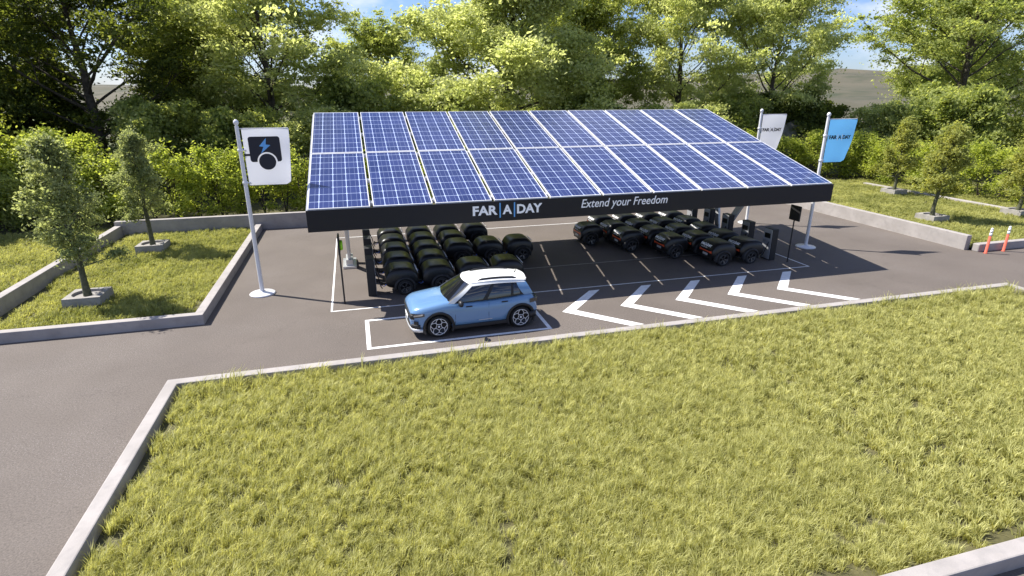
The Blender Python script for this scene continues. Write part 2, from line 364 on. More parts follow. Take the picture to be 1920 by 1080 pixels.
for (a, b, c, d, dn_, w_, sd_, lb) in ((CX0+cw, CY0+cw, 9, 8.2, 4300, .011, 3, 'long yellow green grass nearest the camera in the foreground bed'), (CX0+cw, 8.2, 9, 11, 3600, .013, 13, 'long yellow green grass across the middle of the foreground bed'),
        (CX0+cw, 11, 9, CY1-cw, 2800, .016, 14, 'long yellow green grass along the far edge of the foreground bed'), (9, CY0+cw, CX1-cw, CY1-cw, 2000, .019, 23, 'yellow green grass in the right part of the foreground bed')):
    grass('grass', a, b, c, d, dn_, .25, w_, GM, lb, z=.01, seed=sd_, bed=BED, margin=.02)
grass('tall_grass', CX0+.6, CY1-cw-.55, CX1-cw, CY1-cw-.04, 800, .40, .016, GM, 'taller wispy grass growing over the far kerb of the bed', z=.01, seed=31, bed=(-9, 0, 30, 20), clump=16)
grass('grass', -11.4, 18.43, -5.25, 31.36, 1500, .18, .021, GM2, 'mown grass inside the left planted island', z=.06, seed=4, clump=16)
grass('grass', -30, 18.43, -11.7, 33, 1000, .18, .026, GM2, 'grass plot beyond the wall at far left', z=.06, seed=5, clump=16, keep=lambda x, y: x > -.95*y)
grass('grass', 26.93, 18.3, 45, 36.5, 1050, .18, .029, GM2, 'grass covering the right hand island', z=.10, seed=6, clump=16, keep=lambda x, y: ~((x > 37.3) & (x < 37.9)))

# ------------------------------------------------------------------ leaves and trees
def leafset(cent, size, seed, flat=.5, asp=.55, bias=None):
    r = np.random.default_rng(seed); n_ = len(cent)
    nrm = r.normal(0, .75 if bias is not None else 1, (n_, 3)); nrm[:, 2] = np.abs(nrm[:, 2])+flat
    if bias is not None: nrm += bias
    nrm /= np.linalg.norm(nrm, axis=1)[:, None]
    t = r.normal(0, 1, (n_, 3)); t -= (t*nrm).sum(1)[:, None]*nrm; t /= np.linalg.norm(t, axis=1)[:, None]; b = np.cross(nrm, t)
    sz = size*r.uniform(.6, 1.35, n_)[:, None]
    V = np.stack([cent-t*sz, cent-b*sz*asp+nrm*sz*.12, cent+t*sz, cent+b*sz*asp+nrm*sz*.12], 1)
    Fq = np.arange(n_*4).reshape(-1, 4)
    return V.reshape(-1, 3), Fq, np.repeat(r.random(n_), 4)
def big_tree(seed, H, trunk_r, spread, crown0, nl=24, dens=110, lsize=.15, csize=.95, prof=None, lean=(0, 0), mat_='bark', up=.35, cfl=.42, sub=6):
    """returns trunk/limb mesh and leaf centres"""
    r = random.Random(seed); mb = MB(); pr = prof or (lambda t: math.sin(math.pi*min(1, .12+t*.88))**.6)
    pts = []; n_ = 9; x = y = 0
    for i in range(n_+1):
        t = i/n_; pts.append(Vector((lean[0]*t*t*H+x, lean[1]*t*t*H+y, H*.93*t))); x += r.uniform(-.1, .1)*H/12; y += r.uniform(-.1, .1)*H/12
    rad = [trunk_r*(1.35 if i == 0 else 1)*(1-i/n_)**.8+.02 for i in range(n_+1)]
    mb.tube(pts, rad, 9)
    def at(t):
        f = t*n_; i = min(int(f), n_-1); return pts[i].lerp(pts[i+1], f-i)
    cl = []
    for k in range(nl):
        t = crown0+(1-crown0)*((k+.5)/nl)**.95; tc_ = (t-crown0)/(1-crown0)
        az = k*2.39996+r.uniform(-.4, .4); L = spread*pr(tc_)*r.uniform(.75, 1.15)
        el = R(12)+tc_*R(50)+r.uniform(-.15, .15)
        p0 = at(min(t*.93, .97)); pl = [p0]; dr = Vector((math.cos(az)*math.cos(el), math.sin(az)*math.cos(el), math.sin(el)))
        m_ = 6
        for j in range(m_):
            dr = (dr+Vector((r.uniform(-.18, .18), r.uniform(-.18, .18), r.uniform(-.10, .22)*up*2))).normalized(); pl.append(pl[-1]+dr*L/m_)
        r0 = max(.025, trunk_r*.42*(1-t*.75)*(.5+.5*L/spread)); mb.tube(pl, [max(.012, r0*(1-j/m_)**.8) for j in range(m_+1)], 6, caps=False)
        for q in range(sub):
            s_ = .28+.72*(q+.5)/sub; f = s_*m_; i = min(int(f), m_-1); a = pl[i].lerp(pl[i+1], f-i)
            d2 = (dr+Vector((r.uniform(-1, 1), r.uniform(-1, 1), r.uniform(-.35, .55)))*.95).normalized(); L2 = L*r.uniform(.22, .42)*(1.25-s_*.5)
            b1 = a+d2*L2*.5+Vector((0, 0, r.uniform(-.05, .1)*L2)); b2 = a+d2*L2
            mb.tube([a, b1, b2], [max(.01, r0*.35), .012+r0*.12, .006], 4, caps=False)
            cl += [(b2, 1.0), (b1, .75)]
            for _ in range(2):
                d3 = Vector((r.uniform(-1, 1), r.uniform(-1, 1), r.uniform(-.4, .6))).normalized(); cl.append((b1.lerp(b2, r.random())+d3*L2*.45, .7))
        cl.append((pl[-1], 1.0))
    cl.append((pts[-1]+Vector((0, 0, .3)), .9))
    g_ = np.random.default_rng(seed); C_ = []; B_ = []
    for c, s_ in cl:
        k = max(8, int(dens*s_**2*g_.uniform(.55, 1.3))); d = g_.normal(0, 1, (k, 3)); d /= np.linalg.norm(d, axis=1)[:, None]
        d *= np.clip(np.abs(g_.normal(0, .68, k)), .1, 1.6)[:, None]*csize*s_*np.array([1, 1, cfl])
        # droop at rims gives feathery sprays
        d[:, 2] -= .25*(d[:, 0]**2+d[:, 1]**2)/max(csize, .2)
        C_.append(np.array(c)+d); B_.append(np.repeat(g_.normal(0, .8, (1, 3)), k, 0))
    return mb, np.concatenate(C_), np.concatenate(B_)
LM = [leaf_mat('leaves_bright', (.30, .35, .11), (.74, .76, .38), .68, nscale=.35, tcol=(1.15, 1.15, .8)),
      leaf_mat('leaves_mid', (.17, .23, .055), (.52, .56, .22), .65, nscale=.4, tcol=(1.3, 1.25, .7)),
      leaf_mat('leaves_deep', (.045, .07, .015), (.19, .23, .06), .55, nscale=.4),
      leaf_mat('leaves_young', (.18, .225, .09), (.46, .50, .26), .6, nscale=.9, tcol=(1.3, 1.25, .8)),
      leaf_mat('leaves_hedge', (.22, .28, .04), (.58, .62, .15), .62, nscale=.7, tcol=(1.2, 1.2, .7)),
      leaf_mat('leaves_yellow', (.24, .28, .06), (.54, .56, .20), .6, nscale=.9, tcol=(1.3, 1.2, .7))]
TREES = {}
def tree_kind(key, lm, lsize, **k):
    mb, c, bb = big_tree(lsize=lsize, **k); tm = mb.mesh('trunk', MA[k.get('mat_', 'bark')], fix=False)
    V, F_, rn = leafset(c, lsize, k['seed']+50, bias=bb, flat=.2); TREES[key] = (tm, V, F_, rn, {})
    return key
def put_tree(key, lm, loc, rz, sc, label, cat='tree', group=None, name='tree', shear=None):
    tm, V, F_, rn, cache = TREES[key]
    if lm not in cache: cache[lm] = fast_mesh('crown', V, F_, 4, LM[lm], rn)
    t = empty(name, loc, rz, label=label, cat=cat, group=group); t.scale = sc if hasattr(sc, '__len__') else (sc,)*3
    link('trunk', tm, t); link('crown', cache[lm], t); return t
tree_kind('open', 1, .105, seed=11, H=15, trunk_r=.34, spread=8.0, crown0=.17, nl=30, dens=185, csize=1.15, sub=8)
tree_kind('full', 0, .115, seed=22, H=17, trunk_r=.38, spread=7.6, crown0=.07, nl=46, dens=215, csize=1.15, sub=8, prof=lambda t: (1-t)**.4*(.82+.18*math.sin(t*9))+.12, cfl=.6)
tree_kind('airy', 0, .108, seed=33, H=15, trunk_r=.28, spread=7.8, crown0=.13, nl=30, dens=175, csize=1.12, sub=8, lean=(.012, 0))
tree_kind('bush', 1, .11, seed=44, H=5, trunk_r=.12, spread=3.0, crown0=.03, nl=24, dens=150, csize=.85, sub=4)
TG = 'tall trees standing behind the hedge'
TL = [
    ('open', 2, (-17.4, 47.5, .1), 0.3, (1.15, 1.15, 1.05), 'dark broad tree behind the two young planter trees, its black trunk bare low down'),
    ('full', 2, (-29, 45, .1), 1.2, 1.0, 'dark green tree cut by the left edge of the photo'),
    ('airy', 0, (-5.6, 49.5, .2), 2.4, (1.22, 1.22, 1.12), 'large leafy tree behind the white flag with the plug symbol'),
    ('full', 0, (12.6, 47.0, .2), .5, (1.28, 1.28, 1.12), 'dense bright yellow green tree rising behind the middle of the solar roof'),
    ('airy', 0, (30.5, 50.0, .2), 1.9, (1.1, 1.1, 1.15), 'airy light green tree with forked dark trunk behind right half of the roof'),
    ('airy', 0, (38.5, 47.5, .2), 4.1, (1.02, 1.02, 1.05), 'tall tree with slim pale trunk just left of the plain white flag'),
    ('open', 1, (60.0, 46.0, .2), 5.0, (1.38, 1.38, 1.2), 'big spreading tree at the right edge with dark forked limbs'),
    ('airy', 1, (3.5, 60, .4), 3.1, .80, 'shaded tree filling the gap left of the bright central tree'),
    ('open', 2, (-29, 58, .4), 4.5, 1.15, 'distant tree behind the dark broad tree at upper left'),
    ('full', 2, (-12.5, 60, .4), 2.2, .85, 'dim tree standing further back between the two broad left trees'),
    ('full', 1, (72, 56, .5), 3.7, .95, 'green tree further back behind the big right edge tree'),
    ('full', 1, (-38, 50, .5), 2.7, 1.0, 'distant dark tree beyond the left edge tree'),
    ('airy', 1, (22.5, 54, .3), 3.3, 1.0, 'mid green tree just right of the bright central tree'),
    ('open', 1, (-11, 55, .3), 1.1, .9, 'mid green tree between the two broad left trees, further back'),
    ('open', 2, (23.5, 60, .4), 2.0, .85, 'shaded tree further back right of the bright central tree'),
]
for i, (k, lm, loc, rz, sc, lab) in enumerate(TL): put_tree(k, lm, loc, rz, sc, lab, group=TG)
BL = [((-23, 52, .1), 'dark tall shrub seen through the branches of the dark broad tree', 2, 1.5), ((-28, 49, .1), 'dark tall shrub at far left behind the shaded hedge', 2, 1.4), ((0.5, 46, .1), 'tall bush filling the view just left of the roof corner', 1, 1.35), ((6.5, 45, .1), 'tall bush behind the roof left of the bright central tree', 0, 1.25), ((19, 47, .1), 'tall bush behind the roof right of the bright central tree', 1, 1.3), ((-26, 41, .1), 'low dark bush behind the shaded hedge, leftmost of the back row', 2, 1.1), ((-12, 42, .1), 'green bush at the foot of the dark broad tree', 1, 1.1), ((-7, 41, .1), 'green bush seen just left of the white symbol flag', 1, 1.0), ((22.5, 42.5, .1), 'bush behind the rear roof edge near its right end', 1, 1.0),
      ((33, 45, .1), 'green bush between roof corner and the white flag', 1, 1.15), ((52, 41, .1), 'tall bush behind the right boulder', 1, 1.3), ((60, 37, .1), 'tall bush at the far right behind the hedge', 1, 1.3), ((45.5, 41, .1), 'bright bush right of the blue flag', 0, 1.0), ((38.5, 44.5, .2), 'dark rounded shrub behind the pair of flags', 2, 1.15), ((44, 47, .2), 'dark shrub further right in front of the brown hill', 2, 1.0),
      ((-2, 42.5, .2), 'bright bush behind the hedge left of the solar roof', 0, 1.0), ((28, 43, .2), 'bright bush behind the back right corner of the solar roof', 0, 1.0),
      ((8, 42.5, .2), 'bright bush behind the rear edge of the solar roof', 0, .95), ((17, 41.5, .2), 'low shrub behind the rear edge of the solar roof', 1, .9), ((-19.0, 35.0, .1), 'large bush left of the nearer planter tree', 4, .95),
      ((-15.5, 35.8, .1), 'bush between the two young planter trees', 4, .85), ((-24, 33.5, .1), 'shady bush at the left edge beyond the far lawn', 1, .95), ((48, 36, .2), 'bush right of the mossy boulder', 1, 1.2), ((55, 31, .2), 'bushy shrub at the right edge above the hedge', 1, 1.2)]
for i, (loc, lab, lm, sc) in enumerate(BL): put_tree('bush', lm, loc, i*1.3, sc, lab, cat='bush', name='bush')

# young trees in concrete planters
tree_kind('young', 3, .052, seed=61, H=5.4, trunk_r=.085, spread=1.5, crown0=.21, nl=32, dens=58, csize=.34, sub=4, mat_='bark2', prof=lambda t: (.82-.27*t)*(.65+.35*abs(math.cos(t*8)))*(1-t)**.2+.12, cfl=.7, lean=(-.03, 0))
tree_kind('young_b', 5, .065, seed=67, H=5.2, trunk_r=.085, spread=1.5, crown0=.20, nl=30, dens=58, csize=.38, sub=4, mat_='bark2', prof=lambda t: (.95-.45*t)*(.65+.35*abs(math.cos(t*7)))*(1-t)**.2+.12, cfl=.7, lean=(.02, 0))
YT = [('young', 3, (-9.12, 21.05, .06), 0, (1, 1, 1.02), 'young tree in concrete planter nearest the camera on left island'),
      ('young', 3, (-9.09, 27.92, .06), 2.2, (.95, .95, .97), 'young tree in concrete planter farther back on left island'),
      ('young_b', 5, (30.5, 23.2, .1), 0, (1, 1, .98), 'yellowish young tree in planter directly above the two orange posts'),
      ('young_b', 5, (36.0, 30.5, .1), 1.5, (.95, .95, .95), 'yellowish young tree in planter farthest back on right island'),
      ('young_b', 5, (36.6, 23.0, .1), 3.1, (1, 1, .86), 'yellowish young tree in planter at the right edge of photo')]
PLAB = ['square concrete planter under the nearer left tree', 'square concrete planter under the farther left tree', 'square concrete planter above the two orange posts', 'square concrete planter farthest back on right island', 'square concrete planter at the right edge of photo']
def planter_mesh():
    mb = MB(); h = .38; w_ = .55; n_ = 32; ri = .44
    def sq(t):
        c, s_ = math.cos(t), math.sin(t); k = w_/max(abs(c), abs(s_)); return (c*k, s_*k)
    ang = [2*math.pi*(k+.5)/n_-math.pi/n_ for k in range(n_)]
    A = [sq(a) for a in ang]; I = [(ri*math.cos(a), ri*math.sin(a)) for a in ang]
    vs = [(x*1.03, y*1.03, 0) for x, y in A]+[(x, y, h) for x, y in A]+[(x, y, h) for x, y in I]+[(x*.97, y*.97, h-.1) for x, y in I]
    fs = [(l*n_+k, l*n_+(k+1) % n_, (l+1)*n_+(k+1) % n_, (l+1)*n_+k) for l in range(3) for k in range(n_)]
    return mb.add(vs, fs).mesh('box', MA['planter'])
pm = planter_mesh(); sm_ = MB().add([(.43*math.cos(2*math.pi*k/24), .43*math.sin(2*math.pi*k/24), .29) for k in range(24)], [tuple(range(24))]).mesh('soil_fill', MA['planter'])
for (k, lm, loc, rz, sc, lab), pl in zip(YT, PLAB):
    p = empty('planter', loc, 0, label=pl, cat='planter', group='square tree planters'); link('box', pm, p); link('soil_fill', sm_, p)
    put_tree(k, lm, (loc[0], loc[1], loc[2]+.24), rz, sc, lab, group='young trees in planters', name='young_tree')

# hedges
def hedge(path, hgt, wd, dens, label, seed, lm=4, z=.06, ls=.085):
    r = np.random.default_rng(seed); C_ = []; core = MB()
    for (x0, y0), (x1, y1) in zip(path[:-1], path[1:]):
        L = math.hypot(x1-x0, y1-y0); dx, dy = (x1-x0)/L, (y1-y0)/L; nb = int(L*9.5)
        for i in range(nb):
            s_ = r.uniform(0, L); o = r.uniform(-.5, .5)*wd; hh = hgt*(.80+.30*vnoise(np.array([x0+dx*s_]), np.array([y0+dy*s_]), .45, seed)[0])
            zc = r.uniform(.15, 1)**.8*hh-.35; rr = r.uniform(.35, .75)
            cx_, cy_ = x0+dx*s_-dy*o, y0+dy*s_+dx*o
            k = int(dens*rr*rr); d = r.normal(0, 1, (k, 3)); d /= np.linalg.norm(d, axis=1)[:, None]; d *= np.clip(np.abs(r.normal(0, .75, k)), .15, 1.5)[:, None]*rr*np.array([1, 1, .8])
            C_.append(np.array([cx_, cy_, max(zc, .45)])+d)
    c = np.concatenate(C_); c = c[c[:, 2] > .02]
    V, F_, rn = leafset(c, ls, seed+1, flat=.3)
    h = empty('hedge', (0, 0, z), label=label, cat='hedge')
    link('foliage', fast_mesh('foliage', V, F_, 4, LM[lm], rn), h)
    st = MB()
    for (x0, y0), (x1, y1) in zip(path[:-1], path[1:]):
        L = math.hypot(x1-x0, y1-y0)
        for i in range(int(L/1.1)):
            t = (i+.5)/int(L/1.1); x, y = x0+(x1-x0)*t, y0+(y1-y0)*t
            for q in range(4):
                st.tube([(x, y, 0), (x+r.uniform(-.4, .4), y+r.uniform(-.4, .4), hgt*.45), (x+r.uniform(-.8, .8), y+r.uniform(-.8, .8), hgt*.85)], [.035, .022, .008], 4, caps=False)
    link('stems', st.mesh('stems', MA['bark'], fix=False), h)
hedge([(-13.6, 34.4), (-3.5, 34.6), (1.5, 34.8)], 4.0, 2.2, 1000, 'bright green leafy hedge behind the back wall left of solar roof', 101)
hedge([(-34, 31.5), (-22, 33.6), (-13.5, 35.2)], 3.8, 2.6, 800, 'shaded green hedge beyond the far left lawn', 102, lm=1)
hedge([(1.5, 34.8), (24, 36.5)], 2.8, 1.8, 300, 'hedge mostly hidden behind the solar roof', 103)
hedge([(24, 37.5), (33, 39.5), (40, 38.5)], 3.9, 2.8, 1100, 'bright green hedge behind the flag pair right of solar roof', 104)
hedge([(40, 38), (40.5, 30), (41, 24), (42, 18)], 3.8, 2.8, 950, 'long bright hedge beyond the right grass island', 105)

# mossy boulders
def rock(loc, sc, seed, label):
    mb = MB(); r = np.random.default_rng(seed); ph = r.random(12)*6
    def f(u, v):
        a = u*2*math.pi; b = v*math.pi/2; x, y, z = math.cos(a)*math.cos(b), math.sin(a)*math.cos(b), math.sin(b)
        k = 1+.13*math.sin(3*x+ph[0]+2*y)+.1*math.sin(5*y+ph[1]+3*z)+.06*math.sin(9*x+7*z+ph[2])+.05*math.sin(13*y-8*x+ph[3])+.03*math.sin(23*x+17*y+ph[4])
        return (x*k*sc[0], y*k*sc[1], z*k*sc[2])
    mb.grid(f, 56, 20); o = mb.build('boulder', MA['rock'], loc=loc); tag(o, label, 'boulder')
rock((50, 43, .2), (5.6, 3.2, 4.0), 3, 'large mossy boulder behind the hedge at right')
rock((36.5, 42.8, .2), (3.0, 2.2, 4.0), 5, 'smaller mossy boulder between the two flags')

# ------------------------------------------------------------------ solar canopy
TX0, TX1, TY, TZ = -1.60, 18.50, 18.40, 3.40; sa = R(15.7); ca_, sn_ = math.cos(sa), math.sin(sa)
def solar_mat():
    m = mat('solar_cells', (.05, .08, .3), .22, spec=.45); n, l, b = nodes(m)
    uv = n.new('ShaderNodeUVMap'); sp = n.new('ShaderNodeSeparateXYZ'); l.new(uv.outputs[0], sp.inputs[0])
    def M_(op, a, b_=None, c=None):
        k = n.new('ShaderNodeMath'); k.operation = op
        for i, x in enumerate((a, b_, c)):
            if x is None: continue
            if isinstance(x, (int, float)): k.inputs[i].default_value = x
            else: l.new(x, k.inputs[i])
        return k.outputs[0]
    du = M_('ABSOLUTE', M_('SUBTRACT', M_('FRACT', M_('ADD', sp.outputs[0], .5)), .5))
    dv = M_('ABSOLUTE', M_('SUBTRACT', M_('FRACT', M_('ADD', sp.outputs[1], .5)), .5))
    lu = M_('LESS_THAN', du, .026); lv = M_('LESS_THAN', dv, .018)
    dia = M_('LESS_THAN', M_('ADD', du, dv), .11)
    fu = M_('FRACT', sp.outputs[0]); b1 = M_('LESS_THAN', M_('ABSOLUTE', M_('SUBTRACT', fu, .3)), .011); b2 = M_('LESS_THAN', M_('ABSOLUTE', M_('SUBTRACT', fu, .7)), .011)
    ln = M_('MAXIMUM', M_('MAXIMUM', lu, lv), dia); bb = M_('MULTIPLY', M_('MAXIMUM', b1, b2), .35)
    fac = M_('MAXIMUM', ln, bb)
    wn = n.new('ShaderNodeTexWhiteNoise'); wn.noise_dimensions = '2D'; fl = n.new('ShaderNodeVectorMath'); fl.operation = 'FLOOR'; l.new(uv.outputs[0], fl.inputs[0]); l.new(fl.outputs[0], wn.inputs['Vector'])
    cr_ = n.new('ShaderNodeValToRGB'); cr_.color_ramp.elements[0].color = (.017, .028, .105, 1); cr_.color_ramp.elements[1].color = (.027, .040, .140, 1); l.new(wn.outputs[0], cr_.inputs[0])
    x = n.new('ShaderNodeMix'); x.data_type = 'RGBA'; l.new(fac, x.inputs[0]); l.new(cr_.outputs[0], x.inputs[6]); x.inputs[7].default_value = (.42, .50, .72, 1)
    l.new(x.outputs[2], b.inputs['Base Color']); return m
SOL = solar_mat()
cn_ = empty('solar_canopy', (8.45, 18.4, 0), label='large solar carport with twenty blue panels over the parked black pods', cat='solar canopy')
def cp(o): o.location = (o.location.x-8.45, o.location.y-18.4, o.location.z); o.parent = cn_; return o
def sl3(x, s_, n_): return (x, TY+s_*ca_-n_*sn_, TZ+s_*sn_+n_*ca_)
pitchx = (TX1-TX0)/10; gp = .10
prow = [(.0, 4.60), (4.68, 9.5)]
for ir, (s0, s1) in enumerate(prow):
    for i in range(10):
        a, b_ = TX0+i*pitchx+gp/2, TX0+(i+1)*pitchx-gp/2; fr = .03; rr = random.Random(i*7+ir)
        P = empty('solar_panel', (0, 0, 0)); cp(P)
        mb = MB()
        for (xa, xb, sa_, sb_) in ((a, b_, s0, s0+fr), (a, b_, s1-fr, s1), (a, a+fr, s0+fr, s1-fr), (b_-fr, b_, s0+fr, s1-fr)):
            vs = [sl3(x, s_, h) for h in (-.05, .012) for x, s_ in ((xa, sa_), (xb, sa_), (xb, sb_), (xa, sb_))]
            mb.add(vs, [(3, 2, 1, 0), (4, 5, 6, 7), (0, 1, 5, 4), (1, 2, 6, 5), (2, 3, 7, 6), (3, 0, 4, 7)])
        o = mb.build('frame', MA['whitemetal'], P)
        q = [(a+fr, s0+fr), (b_-fr, s0+fr), (b_-fr, s1-fr), (a+fr, s1-fr)]
        vs = [sl3(x, s_, h) for h in (-.04, .004) for x, s_ in q]
        m2 = MB().add(vs, [(3, 2, 1, 0), (4, 5, 6, 7), (0, 1, 5, 4), (1, 2, 6, 5), (2, 3, 7, 6), (3, 0, 4, 7)])
        me = m2.mesh('cells', SOL); uvl = me.uv_layers.new(name='UVMap'); ou, ov = rr.uniform(-.06, .12), rr.uniform(-.1, .1)
        for lp in me.loops:
            co = me.vertices[lp.vertex_index].co; uvl.data[lp.index].uv = ((co.x-a)/.438+.13+ou+.0, (co.y-TY)/ca_/.535+ov-s0/.535)
        link('cells', me, P)
        P.location = (-8.45, -18.4, 0)
mb = MB()
for s_ in (.5, 2.3, 4.64, 7.0, 9.1): cp(MB().bar(sl3(TX0+.05, s_, -.13), sl3(TX1-.05, s_, -.13), .42, .12).build('purlin', MA['alu']))
mb = MB()
for x in (-.55, 17.35): cp(MB().bar(sl3(x, .15, -.30), sl3(x, 9.3, -.30), .22, .22).build('rafter', MA['steel']))
mb = MB(); mb.box((TX0, TY-.06, 2.68), (TX1, TY-.0, 3.372))
fa = cp(mb.build('fascia', MA['fascia'], bevel=.006))
mb = MB(); 
for xe in (TX0, TX1-.05):
    vs = [(xe, TY+.0, 3.36), (xe, TY+.0, 3.14), sl3(xe, 9.45, -.24), sl3(xe, 9.45, -.055)]; vs2 = [(v[0]+.05, v[1], v[2]) for v in vs]
    cp(MB().add(vs+vs2, [(0, 1, 2, 3), (7, 6, 5, 4), (0, 4, 5, 1), (1, 5, 6, 2), (2, 6, 7, 3), (3, 7, 4, 0)]).build('side_trim', MA['alu']))
# V legs
for x, sg in ((-.55, 1), (17.35, -1)):
    L = empty('support_leg'); cp(L); L.location = (x-8.45, 0, 0)
    mb = MB(); mb.box((-.27, 22.95-18.4, 0), (.27, 24.3-18.4, .10)); mb.box((-.14, 23.1-18.4, .1), (.14, 24.1-18.4, .34)); mb.build('foot', MA['alu'], L, bevel=.01)
    mb = MB(); yA, yB = 21.0-18.4, 24.75-18.4
    zA = TZ+yA/ca_*sn_-.42; zB = TZ+yB/ca_*sn_-.42
    mb.bar((0, 23.4-18.4, .30), (0, yA, zA), .32, .12, (1, 0, 0)); mb.bar((0, 23.85-18.4, .30), (0, yB, zB), .32, .12, (1, 0, 0)); mb.build('strut', MA['legpaint'], L, bevel=.01)
    mb = MB(); t = .55; ya = 5.0+(yA-5.0)*t; za = .3+(zA-.3)*t; yb = 5.45+(yB-5.45)*t; zb = .3+(zB-.3)*t; mb.bar((0, ya+.05, za), (0, yb-.05, zb), .16, .08, (1, 0, 0)); mb.build('brace', MA['legpaint'], L)
# lettering on the fascia
def logo(width, cap, m_text, m_bar, name='lettering', depth=.012, parent=None, slantbars=False):
    """FAR|A|DAY built around x=0..width, baseline y=0"""
    w1, w2, w3 = .35*width, .135*width, .37*width; g1 = .0725*width
    pieces = []
    for body, wd, x in (('FAR', w1, 0), ('A', w2, w1+g1), ('DAY', w3, width-w3)):
        me = text_mesh(name, body, wd, cap, m_text, depth, offset=.034); o = link(name, me, parent); pieces.append((o, x))
    bars = []
    for x in (w1+g1*.5, w1+g1*1.5+w2):
        mb = MB(); mb.box((x-.009*width, -cap*.42, 0), (x+.009*width, cap*1.28, depth)); bars.append(mb.build('divider_bar', m_bar, parent))
    return pieces, bars
def place_logo(origin, rot, width, cap, m_text, m_bar, parent=None, join=True, name='lettering'):
    pcs, bars = logo(width, cap, m_text, m_bar, name, parent=parent)
    for o, x in pcs:
        o.data.transform(Matrix.Translation((x, 0, 0)))
    # one mesh for all letters
    V = []; Fs = []
    for o, x in pcs:
        k = len(V); V += [tuple(v.co) for v in o.data.vertices]; Fs += [tuple(i+k for i in p.vertices) for p in o.data.polygons]
    me = bpy.data.meshes.new(name); me.from_pydata(V, [], Fs); me.materials.append(m_text)
    for o, x in pcs: bpy.data.objects.remove(o)
    T = Matrix.Translation(origin) @ rot
    o = link(name, me, parent); o.matrix_local = T
    for b in bars: b.matrix_local = T
    return o, bars
RX = Matrix.Rotation(R(90), 4, 'X')       # x right, y->z up, faces -Y
fb = Vector((0, 0, 0))
place_logo(Vector((3.70, TY-.062, 2.93))+fb-Vector((0, 0, 0)), RX, 2.46, .30, MA['white'], MA['lblue'], fa)
te = link('lettering', text_mesh('lettering', 'Extend your Freedom', 3.42, .30, MA['white'], .012, shear=.22, offset=.004), fa); te.matrix_local = Matrix.Translation(Vector((7.62, TY-.062, 2.99))+fb) @ RX

# ------------------------------------------------------------------ flag poles
def flagpole(x, y, label, mflag, kind='text', bars='lblue'):
    tp = .12 if kind == 'symbol' else .30; rc = .15 if kind == 'symbol' else .22
    p = empty('flagpole', (x, y, 0), label=label, cat='flagpole', group='three white flagpoles round the canopy')
    MB().lathe([(0, 0), (.44, 0), (.44, .035), (.40, .06), (.12, .085), (.09, .12), (0, .12)], n=40).build('base', MA['whitemetal'], p)
    MB().tube([(0, 0, .1), (0, 0, 2.6), (0, 0, 5.82)], [.075, .07, .06], 20).build('pole', MA['whitemetal'], p)
    MB().lathe([(0, 5.80), (.05, 5.80), (.04, 5.84), (.075, 5.89), (.085, 5.93), (.075, 5.98), (.04, 6.02), (0, 6.03)], n=20).build('finial', MA['whitemetal'], p)
    MB().tube([(0, 0, 5.74), (1.56, 0, 5.74)], .014, 8).build('top_rod', MA['whitemetal'], p)
    for z in (5.05, 3.98):
        MB().lathe([(.078, z-.05), (.088, z-.04), (.088, z+.04), (.078, z+.05)], n=20).tube([(.07, 0, z), (.17, 0, z)], .02, 8).build('clamp', MA['whitemetal'], p)
    mb = MB(); nu, nv = 14, 24
    def right(z):
        zc = 3.89+rc
        if z > zc: return 1.58-tp*((5.73-z)/(5.73-zc))**1.5
        return 1.58-tp-rc+rc*math.sqrt(max(0, 1-((zc-z)/rc)**2))
    def fab(u, v):
        z = 5.73-(1.84*v); x_ = .12+(right(z)-.12)*u; return (x_, .025*math.sin(3.5*u+2*v)*u+.012*math.sin(9*v)*u, z)
    mb.grid(fab, nu, nv, False); o = mb.build('flag', MA[mflag], p); sd = o.modifiers.new('s', 'SOLIDIFY'); sd.thickness = .006
    if kind == 'text':
        o2, b2 = place_logo((.17, -.06, 4.90), RX, 1.15, .155, MA['navy'], MA[bars], o)
    else:
        def fr(u, v, d): return (u, -.04-d, v)
        def rr_(x0, z0, x1, z1, r_, n_=5):
            out = []
            for cx_, cz_, a0 in ((x1-r_, z1-r_, 0), (x0+r_, z1-r_, 90), (x0+r_, z0+r_, 180), (x1-r_, z0+r_, 270)):
                for k in range(n_+1): a = R(a0+90*k/n_); out.append((cx_+r_*math.cos(a), cz_+r_*math.sin(a)))
            return out
        body = rr_(.28, 4.66, 1.26, 5.48, .08); arc = [(.80+.315*math.cos(math.pi-math.pi*k/20), 4.66+.315*math.sin(math.pi*k/20)) for k in range(21)]
        body = body[:18]+arc+body[18:]
        MB().prism(body, fr, .006).build('pod_symbol', MA['navy'], o)
        MB().box((.12, -.046, 4.86), (.285, -.040, 4.93)).build('plug_symbol', MA['navy'], o)
        bolt = [(.80, 5.42), (.60, 5.15), (.74, 5.15), (.68, 4.95), (.94, 5.24), (.80, 5.24), (.86, 5.42)]
        bolt = [(.84, 5.43), (.60, 5.17), (.73, 5.15), (.63, 4.93), (.95, 5.20), (.81, 5.22)]
        MB().prism(bolt, lambda u, v, d: (u, -.047-d, v), .005).build('bolt_symbol', MA['lblue'], o)
        cir = lambda r_: [(.80+r_*math.cos(2*math.pi*k/32), 4.66+r_*math.sin(2*math.pi*k/32)) for k in range(32)]
        MB().prism(cir(.265), lambda u, v, d: (u, -.051-d, v), .004).build('wheel_symbol', MA['navy'], o)
    return p
flagpole(-3.6, 20.69, 'leaning looking white flagpole at left with white pod and lightning bolt flag', 'fabw', kind='symbol')
bpy.data.objects['flagpole']['label'] = 'white flagpole at left with white flag showing dark pod and lightning bolt'
flagpole(20.03, 20.82, 'white flagpole flying the sky blue flag right of the canopy', 'fabb', bars='white')
